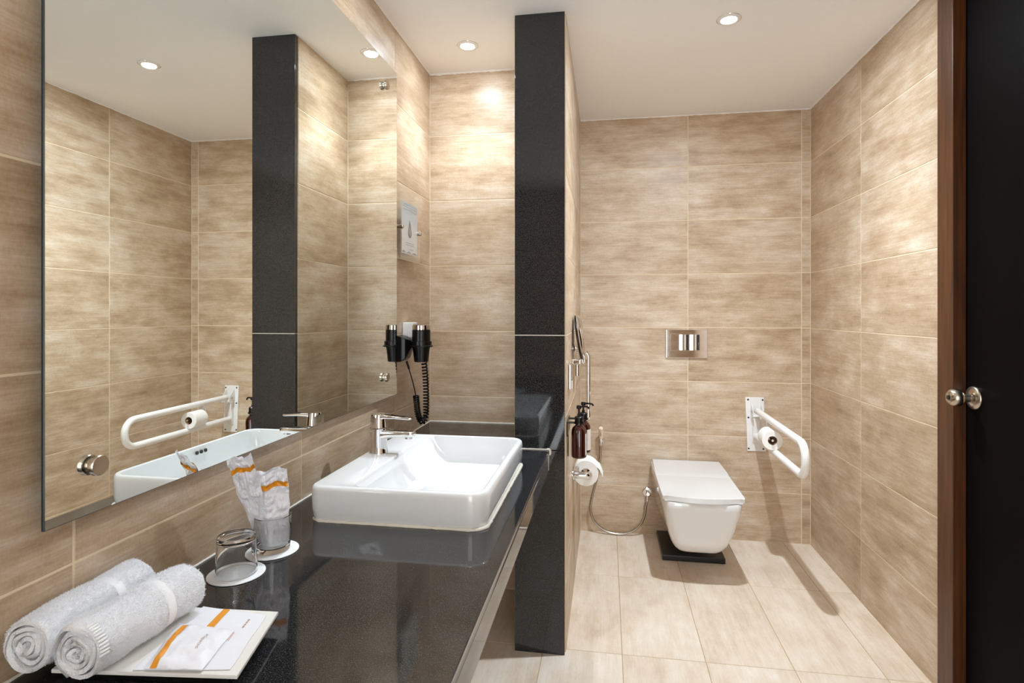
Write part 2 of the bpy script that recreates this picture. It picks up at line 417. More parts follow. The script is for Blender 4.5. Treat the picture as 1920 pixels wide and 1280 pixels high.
# ------------------------------------------------------------------ door
door = bpy.data.objects.new('door_1', None); COL.objects.link(door); struct(door, 'dark laminate door in a brown stained wooden frame'); door.location = (R, 1.5, 0)
def dpart(name, x0, x1, y0, y1, z0, z1, mat, bev=0.002):
    bm = bmesh.new(); box(bm, x0, x1, y0-1.5, y1-1.5, z0, z1, bev, 2); return finish(name, bm, mat, door, smooth=35)
for a, b in ((DY1, FY1-0.002), (FY0+0.002, DY0)):
    dpart('frame_post', -0.006, T-0.01, a, b, 0, H-0.002, 'wood', 0.003)
dpart('frame_head', -0.005, T-0.01, DY0+0.001, DY1-0.001, 2.29, H-0.002, 'wood', 0.003)
dpart('stop_strip', 0.036, 0.05, DY1-0.012, DY1+0.001, 0.002, 2.29, 'wood', 0.001)
leaf = dpart('door_leaf', 0.030, 0.066, DY0+0.003, DY1-0.003, 0.006, 2.286, 'door_black', 0.002)
bm = bmesh.new(); lathe(bm, [(0, 0), (0.036, 0), (0.037, 0.003), (0.034, 0.008), (0.024, 0.013), (0.018, 0.015), (0.0135, 0.016), (0.0125, 0.020), (0.012, 0.032),
                             (0.017, 0.036), (0.024, 0.042), (0.0275, 0.050), (0.0275, 0.057), (0.024, 0.067), (0.018, 0.073), (0.0115, 0.075), (0.010, 0.0735), (0.0, 0.0735)],
                        (0.030, 1.943-1.5, 0.992), (-1, 0, 0), 40)
knob = finish('door_knob', bm, 'brushed', leaf, smooth=50); knob['label'] = 'brushed steel round door knob'
bm = bmesh.new(); box(bm, -0.0475, -0.0425, 1.943-1.5-0.0045, 1.943-1.5+0.0045, 0.9855, 0.9985, 0.0012, 1); finish('lock_button', bm, 'dark_hole', leaf)

# ------------------------------------------------------------------ counter
ctr = thing('vanity_counter', 'polished black granite vanity counter with deep front edge below the mirror', 'counter', (-0.5, 1.1, 0))
ox, oy = 0.5, -1.1
e = 0.002
bm = bmesh.new()
prism(bm, [(L+e+ox, -0.3+oy), (CF+ox, -0.3+oy), (CF+ox, P-0.018+oy), (PL-e+ox, P-0.018+oy), (PL-e+ox, N-e+oy), (L+e+ox, N-e+oy)], 'Z', CZ-0.02, CZ, 0.0015, 2)
top_o = finish('countertop', bm, 'granite', ctr, smooth=30)
bm = bmesh.new(); box(bm, -0.60+ox, -0.30+ox, 1.30+oy, 1.85+oy, CZ-0.1, CZ+0.1); cut = finish('cutter', bm, 'granite', ctr)
md = top_o.modifiers.new('cut', 'BOOLEAN'); md.object = cut; md.operation = 'DIFFERENCE'; md.solver = 'EXACT'
dg = bpy.context.evaluated_depsgraph_get(); me_c = bpy.data.meshes.new_from_object(top_o.evaluated_get(dg)); me_c.polygons.foreach_set('use_smooth', [False]*len(me_c.polygons))
top_o.modifiers.clear(); top_o.data = me_c; bpy.data.objects.remove(cut, do_unlink=True)
bm = bmesh.new(); box(bm, CF-0.02+ox, CF-0.0005+ox, -0.3+oy, P-0.018+oy, CZ-0.077, CZ-0.0205, 0.001, 2); finish('front_apron', bm, 'granite', ctr, smooth=30)
bm = bmesh.new(); box(bm, L+e+ox, CF-0.021+ox, -0.3+oy, -0.28+oy, CZ-0.077, CZ-0.0205, 0.001, 2); finish('side_apron', bm, 'granite', ctr, smooth=30)
def rel(pts): return [(p[0]+ox, p[1]+oy, p[2]) for p in pts]
bead(ctr, rel([(L+0.002, -0.25, CZ+0.001), (L+0.002, N-0.003, CZ+0.001)]), 0.0026)
bead(ctr, rel([(L+0.002, N-0.002, CZ+0.001), (PL, N-0.002, CZ+0.001)]), 0.0036)
bead(ctr, rel([(PL-0.002, N, CZ+0.001), (PL-0.002, P-0.016, CZ+0.001)]), 0.0022)
bead(ctr, rel([(PL-0.002, P-0.018, CZ+0.001), (CF-0.004, P-0.018, CZ+0.001)]), 0.0032)
bm = bmesh.new()
tube(bm, spline(rel([(CF-0.006, P-0.018, CZ+0.002), (CF+0.004, P-0.019, CZ+0.001), (CF+0.006, P-0.0185, CZ-0.008), (CF+0.004, P-0.018, CZ-0.018)])), 0.0048, 8)
tube(bm, spline(rel([(CF+0.001, P-0.018, CZ-0.016), (CF-0.0005, P-0.0175, CZ-0.05), (CF-0.001, P-0.0172, CZ-0.075)])), 0.0016, 6)
finish('sealant_drip', bm, 'sealant', ctr, smooth=60)

# ------------------------------------------------------------------ basin
SX0, SX1, SY0, SY1, SZ = -0.716, -0.274, 1.272, 1.880, 0.836
bas = thing('wash_basin', 'white rectangular ceramic basin sitting on the black counter', 'basin', ((SX0+SX1)/2, (SY0+SY1)/2, CZ))
bx0, by0 = -(SX0+SX1)/2, -(SY0+SY1)/2
def ring(x0, x1, y0, y1, r, z, n=8): return [Vector((p[0]+bx0, p[1]+by0, z-CZ)) for p in rrect(x0, x1, y0, y1, r, n)]
bm = bmesh.new()
rr_ = (0.045, 0.03, 0.03, 0.05)
def inset(d, z, dr=0): return ring(SX0+d, SX1-d, SY0+d, SY1-d, tuple(max(0.006, q-d) for q in rr_), z)
IX0, IX1, IY0, IY1 = -0.612, SX1-0.017, SY0+0.016, SY1-0.018
def iring(dl, d, z, r): return ring(IX0+dl, IX1-d, IY0+d, IY1-d, r, z)
loft(bm, [inset(0.006, CZ+0.0005), inset(0.004, CZ+0.004), inset(0.0, CZ+0.03), inset(-0.0005, SZ-0.02), inset(0.0, SZ-0.010), inset(0.0018, SZ-0.0035), inset(0.006, SZ-0.0005), inset(0.009, SZ),
          iring(-0.004, -0.003, SZ, 0.038)]+[
          iring(0.17*(0.25*t+0.75*(1-math.cos(t*PI/2))), 0.006*t+0.115*(1-math.cos(t*PI/2))**1.8, SZ-0.0015-0.122*math.sin(t*PI/2)**0.95, 0.036+0.055*t*(1-0.5*t)) for t in [k/22 for k in range(23)]])
body = finish('basin_body', bm, 'ceramic', bas, smooth=60)
path = [(p[0]+bx0, p[1]+by0, 0.0015) for p in rrect(SX0+0.002, SX1-0.002, SY0+0.002, SY1-0.002, 0.04, 8)]
path.append(path[0]); bead(bas, path, 0.0042, wob=0.7)
bm = bmesh.new(); lathe(bm, [(0, 0.004), (0.024, 0.004), (0.030, 0.002), (0.031, -0.001)], ((IX0+IX1)/2+0.05+bx0, 1.576+by0, SZ-0.121-CZ), n=28)
finish('drain_cover', bm, 'chrome', bas, smooth=40)
for k in (-1, 0, 1):
    bm = bmesh.new(); lathe(bm, [(0, 0.001), (0.0055, 0.001), (0.0062, -0.002)], (IX1-0.0068+bx0, 1.60+0.019*k+by0, SZ-0.018-CZ), (-1, 0, 0.1), 18)
    finish('overflow_hole', bm, 'dark_hole', bas, smooth=40)

# tap
fx, fy = -0.676, 1.612
tap = thing('basin_mixer_tap', 'chrome single lever mixer tap on the white basin', 'tap', (fx, fy, SZ))
bm = bmesh.new(); lathe(bm, [(0, 0), (0.0275, 0), (0.028, 0.002), (0.0265, 0.006), (0.0245, 0.02), (0.0245, 0.045), (0.0255, 0.060), (0.0262, 0.071), (0.0262, 0.0735), (0, 0.0735)], n=36); finish('tap_body', bm, 'chrome', tap, smooth=40)
def ovl(cx, z, hw, hh, n=16, sq=0.55):
    out = []
    for k in range(n):
        a = 2*PI*k/n; c, s = math.cos(a), math.sin(a)
        out.append(Vector((cx, hw*math.copysign(abs(c)**sq, c), z+hh*math.copysign(abs(s)**sq, s))))
    return out
bm = bmesh.new(); loft(bm, [ovl(0.0, 0.055, 0.0225, 0.016), ovl(0.02, 0.056, 0.0222, 0.0145), ovl(0.045, 0.058, 0.0215, 0.0105), ovl(0.075, 0.0585, 0.0205, 0.0095), ovl(0.098, 0.0585, 0.019, 0.009), ovl(0.108, 0.0585, 0.0165, 0.008), ovl(0.1125, 0.0585, 0.012, 0.0055)])
finish('spout', bm, 'chrome', tap, smooth=45)
bm = bmesh.new(); lathe(bm, [(0, 0), (0.0115, 0), (0.0115, 0.008), (0, 0.008)], (0.094, 0, 0.044), n=20); finish('aerator', bm, 'chrome', tap, smooth=40)
bm = bmesh.new(); lathe(bm, [(0, 0), (0.0258, 0), (0.0258, 0.002), (0.0245, 0.018), (0.0235, 0.034), (0.022, 0.0385), (0.0, 0.0395)], (0, 0, 0.0765), n=36)
lev = finish('lever_cap', bm, 'chrome', tap, smooth=40)
bm = bmesh.new(); loft(bm, [ovl(0.0, 0.106, 0.0215, 0.0095), ovl(0.022, 0.1085, 0.0195, 0.0065), ovl(0.05, 0.1075, 0.017, 0.0045), ovl(0.08, 0.1055, 0.0155, 0.0038), ovl(0.098, 0.1045, 0.0145, 0.0038), ovl(0.105, 0.1045, 0.010, 0.0025)])
finish('lever', bm, 'chrome', tap, smooth=45)

# ------------------------------------------------------------------ big mirror
MX = -0.7781; MY0, MY1, MZ0, MZ1 = 0.6773, 2.0265, 0.9483, 2.152
mir = thing('wall_mirror', 'large frameless wall mirror fixed with round steel studs above the counter', 'mirror', (MX, (MY0+MY1)/2, MZ0))
mcy = (MY0+MY1)/2
bm = bmesh.new(); box(bm, -0.0055, -0.0004, MY0-mcy, MY1-mcy, 0, MZ1-MZ0, 0.0006, 1); finish('glass_edge', bm, 'mirror_edge', mir)
bm = bmesh.new(); box(bm, -0.0006, 0.0, MY0-mcy+0.0012, MY1-mcy-0.0012, 0.0012, MZ1-MZ0-0.0012); finish('mirror_face', bm, 'mirror', mir)
bm = bmesh.new(); box(bm, -0.0275, -0.0058, MY0+0.06-mcy, MY1-0.06-mcy, 0.06, MZ1-MZ0-0.06); finish('backing_board', bm, 'black_gloss', mir)
for y, z in ((0.754, 1.022), (1.906, 1.026), (1.906, 2.060), (0.754, 2.060)):
    bm = bmesh.new(); lathe(bm, [(0, 0), (0.011, 0), (0.011, 0.004), (0.0145, 0.0045), (0.0155, 0.006), (0.0155, 0.0125), (0.0145, 0.0138), (0.0, 0.014)], (0, y-mcy, z-MZ0), (1, 0, 0), 28)
    finish('standoff_knob', bm, 'brushed', mir, smooth=35)

# ------------------------------------------------------------------ acrylic notice
card = thing('notice_holder', 'small clear notice holder with a water drop card on steel studs beside the mirror', 'notice', (L, 2.183, 1.46))
bm = bmesh.new(); box(bm, 0.027, 0.031, -0.117, 0.117, 0, 0.258, 0.0006, 1); finish('acrylic_front', bm, 'acrylic', card)
bm = bmesh.new(); box(bm, 0.0235, 0.0262, -0.086, 0.090, 0.028, 0.232); pc = finish('printed_card', bm, None, card)
pc.location = (0, 0, 0)
me = pc.data
for v in me.vertices: v.co.z -= 0.13
pc.location.z = 0.13; me.materials.append(M['poster'])
def flat(name, pts, x, mat):     # flat print on the card (y, z outline)
    bm = bmesh.new(); prism(bm, [(p[0], p[1]-0.13) for p in pts], 'X', x, x+0.0003); finish(name, bm, mat, pc)
drop = []
for k in range(28):
    a = 2*PI*k/28
    r = 0.021; y = r*math.sin(a)*(1 if math.cos(a) < 0.2 else 1-0.55*(math.cos(a)-0.2)); z = -r*1.0*math.cos(a+PI)
    z = r*math.cos(a)*(1 if math.cos(a) < 0 else 2.4)
    if math.cos(a) > 0: y = r*math.sin(a)*(1-math.cos(a)*0.72)
    drop.append((y, 0.115+z))
flat('drop_print', drop, 0.0262, 'dark_print')
flat('drop_light', [(y*0.55, 0.117+(z-0.115)*0.6) for y, z in drop], 0.0266, 'line_print')
for z, a, b in ((0.071, -0.045, 0.055), (0.063, -0.045, 0.055), (0.047, 0.0, 0.04)): flat('text_line_print', [(a, z), (b, z), (b, z+0.0022), (a, z+0.0022)], 0.0262, 'line_print')
for z in (0.222, 0.212, 0.202): flat('text_line_print', [(-0.078, z), (0.08, z), (0.08, z+0.003), (-0.078, z+0.003)], 0.0262, 'line_print')
flat('wave_print', [(-0.086+0.176*i/16, 0.036+0.004*math.sin(i*1.1)) for i in range(17)]+[(0.090, 0.031), (-0.086, 0.031)], 0.0262, 'line_print')
for y in (-0.112, 0.099):
    bm = bmesh.new(); lathe(bm, [(0, 0), (0.007, 0), (0.007, 0.0265), (0.0075, 0.027), (0.0085, 0.031), (0.0085, 0.038), (0.0075, 0.040), (0, 0.0405)], (0.0005, y, 0.125), (1, 0, 0), 20)
    finish('standoff_knob', bm, 'brushed', card, smooth=35)

# ------------------------------------------------------------------ hair dryer
hx, hy = -0.7235, 2.147
hd = thing('hair_dryer', 'black wall hair dryer with chrome cap and coiled cord in its holder', 'hair dryer', (hx, hy, 1.06))
bm = bmesh.new(); lathe(bm, [(0, 0.0), (0.024, 0.0), (0.0275, 0.001), (0.031, 0.03), (0.034, 0.052), (0.0355, 0.058), (0.036, 0.07), (0.036, 0.125), (0.034, 0.127), (0, 0.127)], n=36)
db = finish('dryer_barrel', bm, 'black_plastic', hd, smooth=40)
bm = bmesh.new(); lathe(bm, [(0.0, 0.144), (0.022, 0.144), (0.030, 0.1475), (0.0345, 0.146), (0.036, 0.143), (0.036, 0.1275), (0.033, 0.1272), (0, 0.1272)], n=36); finish('chrome_cap', bm, 'chrome', db, smooth=40)
bm = bmesh.new(); lathe(bm, [(0.0365, 0.062), (0.046, 0.060), (0.047, 0.064), (0.0415, 0.067), (0.0415, 0.082), (0.0365, 0.083)], n=36, close=True); finish('holder_ring', bm, 'black_plastic', hd, smooth=40)
wx = L-hx
bm = bmesh.new()
loft(bm, [[Vector((wx+0.001, -0.052, 0.002)), Vector((wx+0.001, 0.016, 0.002)), Vector((wx+0.001, 0.016, 0.105)), Vector((wx+0.001, -0.052, 0.105))],
          [Vector((wx+0.022, -0.052, 0.004)), Vector((wx+0.022, 0.014, 0.004)), Vector((wx+0.022, 0.014, 0.102)), Vector((wx+0.022, -0.052, 0.100))],
          [Vector((wx+0.038, -0.047, 0.016)), Vector((wx+0.038, 0.012, 0.016)), Vector((wx+0.038, 0.012, 0.094)), Vector((wx+0.038, -0.047, 0.092))],
          [Vector((-0.036, -0.018, 0.058)), Vector((-0.036, 0.014, 0.058)), Vector((-0.036, 0.014, 0.084)), Vector((-0.036, -0.018, 0.084))]])
bmesh.ops.bevel(bm, geom=list(bm.edges), offset=0.003, segments=2, profile=0.5, affect='EDGES')
finish('wall_bracket', bm, 'black_plastic', hd, smooth=40)
bm = bmesh.new(); box(bm, wx+0.001, wx+0.045, 0.020, 0.075, 0.095, 0.155, 0.004, 2); finish('plug_housing', bm, 'socket', hd, smooth=35)
cord_a = spline([(wx+0.035, -0.025, 0.004), (wx+0.042, -0.015, -0.03), (wx+0.052, 0.005, -0.09), (wx+0.058, 0.02, -0.14)], 8)
ctrl = spline([(wx+0.058, 0.02, -0.138), (wx+0.060, 0.022, -0.17), (wx+0.062, 0.028, -0.205), (wx+0.068, 0.040, -0.238), (wx+0.076, 0.055, -0.246), (wx+0.083, 0.066, -0.228), (-0.002, 0.068, -0.17), (0.0, 0.055, -0.08), (0.0, 0.035, -0.005)], 16)
dist = [0.0]
for a, b in zip(ctrl, ctrl[1:]): dist.append(dist[-1]+(b-a).length)
coil = []; turns = 34; NS = turns*9; nn = None
for i in range(NS+1):
    # tighter coils in the hanging loop
    s = dist[-1]*(i/NS)**1.25; j = 0
    while j < len(dist)-2 and dist[j+1] < s: j += 1
    f_ = (s-dist[j])/(dist[j+1]-dist[j]+1e-9); p = ctrl[j].lerp(ctrl[j+1], f_); t = (ctrl[j+1]-ctrl[j]).normalized()
    if nn is None: nn, _ = frame_from(t)
    nn = (nn-t*nn.dot(t)).normalized(); bb = t.cross(nn); a = 2*PI*turns*i/NS
    coil.append(p+(nn*math.cos(a)+bb*math.sin(a))*0.0102)
bm = bmesh.new(); tube(bm, cord_a, [0.0045]*8+[0.0022]*(len(cord_a)-8), 8); tube(bm, coil, 0.0034, 6)
finish('coiled_cord', bm, 'black_plastic', hd, smooth=60)

# ------------------------------------------------------------------ toilet
tx = 0.433
toi = thing('wall_hung_toilet', 'white square wall hung toilet with closed lid on the back wall', 'toilet', (tx, D, 0.1))
def tring(z, hw, hwb, yf, ex):
    """plan outline of the bowl at one height: front half a superellipse, sides running straight to the wall"""
    yb = -0.002; ym = yf+0.55*(yb-yf); out = []
    K = 40
    out += [Vector((hwb+(hw-hwb)*k/4, yb+(ym-yb)*k/4, z-0.1)) for k in range(4)]
    for k in range(K+1):
        a = PI*k/K; c, s_ = math.cos(a), math.sin(a)
        out.append(Vector((hw*math.copysign(abs(c)**(2/ex), c), ym-(ym-yf)*abs(s_)**(2/ex), z-0.1)))
    out += [Vector((-(hwb+(hw-hwb)*(3-k)/4), yb+(ym-yb)*(3-k)/4, z-0.1)) for k in range(4)]
    return out
bm = bmesh.new()
loft(bm, [tring(z, a, b, c-D, r) for z, a, b, c, r in (
    (0.394, 0.176, 0.185, 2.648, 10), (0.388, 0.178, 0.187, 2.644, 10), (0.36, 0.177, 0.186, 2.647, 10), (0.31, 0.169, 0.18, 2.662, 9),
    (0.26, 0.158, 0.172, 2.680, 8), (0.21, 0.146, 0.162, 2.700, 7.2), (0.17, 0.135, 0.152, 2.721, 6.5), (0.145, 0.126, 0.142, 2.740, 6),
    (0.126, 0.116, 0.130, 2.762, 5.5), (0.114, 0.102, 0.115, 2.790, 5), (0.107, 0.082, 0.09, 2.83, 4.5))])
finish('bowl', bm, 'ceramic', toi, smooth=50)
def lid_outline(hwf, hwb, yf, yb, r, g):
    out = [(hwb, yb)]
    K = 8
    for k in range(K+1): a = PI/2*k/K; out.append((hwf-r+r*math.cos(a), yf+r-r*math.sin(a)))
    for k in range(1, 2*K): u = 1-k/K; out.append(((hwf-r)*u, yf-g*(1-u*u)))
    for k in range(K+1): a = PI/2*(1-k/K); out.append((-(hwf-r+r*math.cos(a)), yf+r-r*math.sin(a)))
    out.append((-hwb, yb)); return out
bm = bmesh.new(); prism(bm, lid_outline(0.181, 0.190, 2.660-D, 3.255-D, 0.012, 0.028), 'Z', 0.2975, 0.3195, 0.0045, 3); finish('lid', bm, 'ceramic', toi, smooth=40)
bm = bmesh.new()
loft(bm, [[Vector((-0.181, 2.985-D, 0.3185)), Vector((0.181, 2.985-D, 0.3185)), Vector((0.181, 2.985-D, 0.3195)), Vector((-0.181, 2.985-D, 0.3195))],
          [Vector((-0.183, 3.06-D, 0.3185)), Vector((0.183, 3.06-D, 0.3185)), Vector((0.183, 3.06-D, 0.325)), Vector((-0.183, 3.06-D, 0.325))],
          [Vector((-0.185, 3.262-D, 0.3185)), Vector((0.185, 3.262-D, 0.3185)), Vector((0.178, 3.262-D, 0.330)), Vector((-0.178, 3.262-D, 0.330))]])
finish('hinge_cover', bm, 'ceramic', toi, smooth=40)
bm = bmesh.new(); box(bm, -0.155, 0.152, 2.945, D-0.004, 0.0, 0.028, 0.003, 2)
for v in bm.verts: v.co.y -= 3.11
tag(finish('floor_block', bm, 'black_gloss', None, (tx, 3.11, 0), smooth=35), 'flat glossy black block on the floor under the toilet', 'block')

# flush plate
fp = thing('flush_plate', 'chrome dual flush plate on the tiled wall above the toilet', 'flush plate', (0.4395, D, 1.001))
bm = bmesh.new(); box(bm, -0.1125, 0.1125, -0.012, -0.0005, 0, 0.158, 0.003, 2); finish('plate', bm, 'chrome', fp, smooth=35)
def button(x0, x1):
    bm = bmesh.new(); n = 8; rings = []
    for k in range(n+1):
        u = k/n; x = x0+(x1-x0)*u; y = -0.0135-0.0022*math.sin(PI*u)**0.8
        rings.append((x, y))
    pts = rings+[(x1, -0.0115), (x0, -0.0115)]
    prism(bm, pts, 'Z', 0.044, 0.130); finish('flush_button', bm, 'chrome', fp, smooth=40)
button(-0.046, 0.010); button(0.014, 0.070)
bm = bmesh.new()
for a in ((-0.088, 0.086, -0.0128, -0.0118, 0.040, 0.0405), (-0.088, 0.086, -0.0128, -0.0118, 0.1335, 0.134), (0.086, 0.0865, -0.0128, -0.0118, 0.040, 0.134), (-0.0885, -0.088, -0.0128, -0.0118, 0.040, 0.134)): box(bm, *a)
finish('inlay_line', bm, 'brushed', fp)

# ------------------------------------------------------------------ fold-down grab rail
gx = 0.8065
gr = thing('folding_grab_rail', 'white U shaped folding grab rail on the back wall beside the toilet', 'grab rail', (gx, D, 0.494))
bm = bmesh.new(); box(bm, -0.0485, 0.0485, -0.006, -0.0005, 0, 0.296, 0.0015, 2)
for v in bm.verts: v.co.x += -0.012*(v.co.z/0.296-0.5)
finish('wall_plate', bm, 'white_paint', gr, smooth=35)
zt, zb, ye = 0.226, 0.086, 2.455-D
bm = bmesh.new()
path = fillet([(0.0, -0.045, zt), (-0.008, ye, zt-0.004), (-0.008, ye, zb), (0.0, -0.02, zb)], 0.0635, 12)
tube(bm, path, 0.0165, 18); finish('rail_tube', bm, 'white_paint', gr, smooth=50)
for s in (-1, 1):
    bm = bmesh.new(); prism(bm, [(-0.006, 0.27), (-0.016, 0.27), (-0.062, 0.225), (-0.058, 0.196), (-0.046, 0.190), (-0.006, 0.210)], 'X', s*0.026-0.0015, s*0.026+0.0015, 0.0006, 1)
    finish('hinge_cheek', bm, 'white_paint', gr, smooth=35)
bm = bmesh.new(); lathe(bm, [(0, 0), (0.007, 0), (0.007, 0.006), (0.0045, 0.006), (0.0045, 0.064), (0.007, 0.064), (0.007, 0.069), (0, 0.069)], (-0.0345, -0.04, 0.222), (1, 0, 0), 14); finish('pivot_bolt', bm, 'chrome', gr, smooth=35)
for x, z in ((-0.040, 0.282), (0.036, 0.282), (-0.038, 0.184), (-0.036, 0.014), (0.040, 0.014)):
    bm = bmesh.new(); lathe(bm, [(0, 0.0015), (0.0045, 0.001), (0.005, 0)], (x, -0.006, z), (0, -1, 0), 14); finish('screw', bm, 'dark_hole', gr, smooth=40)
bm = bmesh.new(); prism(bm, [(-0.006, 0.20), (-0.022, 0.18), (-0.024, 0.09), (-0.012, 0.05), (-0.006, 0.05)], 'X', -0.018, 0.018, 0.002, 2); finish('spine_rib', bm, 'white_paint', gr, smooth=35)
hy0 = 2.95-D
bm = bmesh.new()
tube(bm, fillet([(-0.004, hy0+0.06, zt-0.012), (-0.012, hy0+0.06, 0.152), (-0.024, hy0-0.095, 0.150)], 0.012, 6), 0.006, 10)
finish('paper_arm', bm, 'chrome', gr, smooth=50)
bm = bmesh.new(); box(bm, -0.012, 0.006, hy0+0.052, hy0+0.074, 0.158, zt-0.012, 0.002, 2); finish('paper_hanger', bm, 'white_paint', gr, smooth=35)

def paper_roll(name, label, loc, axis, r, ln, rc=0.02, flap=None):
    t = thing(name, label, 'toilet paper', loc, 'toilet paper rolls')
    bm = bmesh.new(); lathe(bm, [(rc+0.0015, -ln/2), (r-0.002, -ln/2), (r, -ln/2+0.002), (r, ln/2-0.002), (r-0.002, ln/2), (rc+0.0015, ln/2)], (0, 0, 0), axis, 48, True)
    finish('paper_winding', bm, 'paper', t, smooth=40)
    bm = bmesh.new(); lathe(bm, [(rc, -ln/2+0.001), (rc+0.0016, -ln/2+0.001), (rc+0.0016, ln/2-0.001), (rc, ln/2-0.001)], (0, 0, 0), axis, 32, True)
    finish('cardboard_core', bm, 'cardboard', t, smooth=40)
    if flap: flap(t)
    return t
paper_roll('toilet_roll', 'white toilet paper roll hanging on the white folding grab rail', (gx-0.018, 2.925, 0.494+0.146), (0.05, 1, 0), 0.047, 0.105)

# ------------------------------------------------------------------ bidet spray
bs = thing('bidet_spray', 'ivory hand bidet spray on a chrome clip with a looping steel hose', 'bidet spray', (-0.032, D, 0.53))
bm = bmesh.new(); lathe(bm, [(0, 0), (0.016, 0), (0.017, 0.003), (0.012, 0.014), (0, 0.016)], (0, -0.0005, -0.005), (0, -1, 0), 20); finish('wall_rosette', bm, 'chrome', bs, smooth=40)
bm = bmesh.new(); lathe(bm, [(0.0115, 0), (0.0175, 0.002), (0.019, 0.022), (0.0165, 0.027), (0.012, 0.022), (0.0105, 0.004)], (0, -0.03, -0.016), n=20, close=True); finish('holder_clip', bm, 'chrome', bs, smooth=40)
bm = bmesh.new(); tube(bm, spline([(0, -0.03, -0.03), (0, -0.031, 0.0), (0, -0.034, 0.035), (0, -0.040, 0.062), (0, -0.048, 0.072)], 6), [0.008]*7+[0.0115]*6+[0.0125]*6+[0.0115]*6, 14)
finish('spray_handle', bm, 'ivory', bs, smooth=50)
bm = bmesh.new(); tube(bm, spline([(0, -0.046, 0.028), (0.001, -0.056, 0.046), (0, -0.052, 0.070)], 6), 0.003, 8); finish('trigger', bm, 'chrome', bs, smooth=50)
vx, vz = 0.259, -0.288
bm = bmesh.new()
hp = spline([(0, -0.03, -0.028), (-0.004, -0.032, -0.10), (-0.018, -0.034, -0.20), (-0.045, -0.034, -0.30), (-0.058, -0.034, -0.39), (-0.040, -0.034, -0.455), (0.01, -0.036, -0.502), (0.075, -0.038, -0.522), (0.145, -0.038, -0.515), (0.205, -0.038, -0.478), (0.238, -0.040, -0.42), (0.248, -0.042, -0.36), (vx-0.004, -0.042, vz-0.035)], 10)
tube(bm, hp, [0.0062+0.0004*(i % 2) for i in range(len(hp))], 10); finish('steel_hose', bm, 'hose', bs, smooth=60)
bm = bmesh.new(); lathe(bm, [(0, 0.006), (0.022, 0.0055), (0.0275, 0.003), (0.0285, 0)], (vx, -0.0005, vz), (0, -1, 0), 28); finish('valve_rosette', bm, 'chrome', bs, smooth=40)
bm = bmesh.new()
lathe(bm, [(0, 0), (0.010, 0), (0.010, 0.03), (0.0125, 0.032), (0.0125, 0.044), (0.009, 0.047), (0, 0.047)], (vx, -0.004, vz), (0, -1, 0), 18)
lathe(bm, [(0, 0.0), (0.0075, 0.0), (0.0075, 0.03), (0.0095, 0.031), (0.0095, 0.04), (0, 0.04)], (vx-0.001, -0.038, vz), (-0.1, -0.1, -1), 14)
finish('angle_valve', bm, 'chrome', bs, smooth=40)

# ------------------------------------------------------------------ fittings on the partition
sm = thing('shaving_mirror', 'round chrome shaving mirror seen edge-on, high on the partition side', 'mirror', (PR, 2.55, 1.13))
bm = bmesh.new(); lathe(bm, [(0, -0.011), (0.090, -0.011), (0.100, -0.008), (0.104, 0), (0.100, 0.008), (0.094, 0.011), (0.090, 0.008), (0, 0.008)], (0.036, -0.01, 0.012), (1, 0, 0.16), 48); finish('mirror_disc', bm, 'chrome', sm, smooth=40)
bm = bmesh.new(); lathe(bm, [(0, -0.0165), (0.096, -0.0155), (0.103, -0.0125), (0.103, -0.0085), (0, -0.0112)], (0.036, -0.01, 0.012), (1, 0, 0.16), 48); finish('back_cover', bm, 'black_plastic', sm, smooth=40)
bm = bmesh.new(); lathe(bm, [(0, 0), (0.022, 0), (0.022, 0.004), (0.013, 0.007), (0.008, 0.009), (0.008, 0.03), (0, 0.03)], (0.0005, -0.03, -0.035), (1, 0, 0), 24); finish('wall_mount', bm, 'chrome', sm, smooth=40)
bm = bmesh.new(); tube(bm, fillet([(0.046, -0.04, -0.10), (0.040, -0.04, -0.075), (0.030, -0.035, -0.035)], 0.01, 4), 0.006, 10); finish('pivot_arm', bm, 'chrome', sm, smooth=40)
bm = bmesh.new(); tube(bm, [(0.054, -0.045, -0.096), (0.049, -0.05, -0.03), (0.044, -0.048, 0.012)], 0.0055, 10); finish('tilt_handle', bm, 'chrome', sm, smooth=40)

rk = thing('robe_hook', 'chrome wall bracket with short dark cylinder under the shaving mirror', 'wall bracket', (PR, 2.235, 1.0))
bm = bmesh.new(); box(bm, 0.0005, 0.012, -0.02, 0.02, -0.048, 0.052, 0.004, 3); finish('wall_plate', bm, 'chrome', rk, smooth=40)
bm = bmesh.new(); box(bm, 0.010, 0.018, -0.013, 0.013, -0.046, -0.01, 0.003, 2); finish('lower_tab', bm, 'chrome', rk, smooth=40)
bm = bmesh.new(); lathe(bm, [(0, -0.018), (0.0085, -0.018), (0.0095, -0.016), (0.0095, 0.028), (0.0085, 0.030), (0, 0.030)], (0.032, 0.05, 0.018), n=20); finish('cylinder', bm, 'chrome', rk, smooth=40)
bm = bmesh.new(); box(bm, 0.010, 0.050, 0.028, 0.066, 0.046, 0.068, 0.006, 3); finish('knuckle', bm, 'chrome', rk, smooth=40)

gb = thing('chrome_grab_bar', 'upright polished chrome grab bar on the partition behind the bottles', 'grab bar', (PR, 2.80, 0.72))
bm = bmesh.new(); tube(bm, fillet([(0.003, 0, 0.0), (0.060, 0, 0.004), (0.060, 0, 0.342), (0.003, 0, 0.346)], 0.03, 8), 0.0125, 16); finish('bar', bm, 'chrome', gb, smooth=50)
for z in (0.0, 0.346):
    bm = bmesh.new(); lathe(bm, [(0, 0), (0.032, 0), (0.032, 0.004), (0.026, 0.008), (0.0126, 0.009)], (0.0005, 0, z), (1, 0, 0), 28); finish('flange', bm, 'chrome', gb, smooth=40)

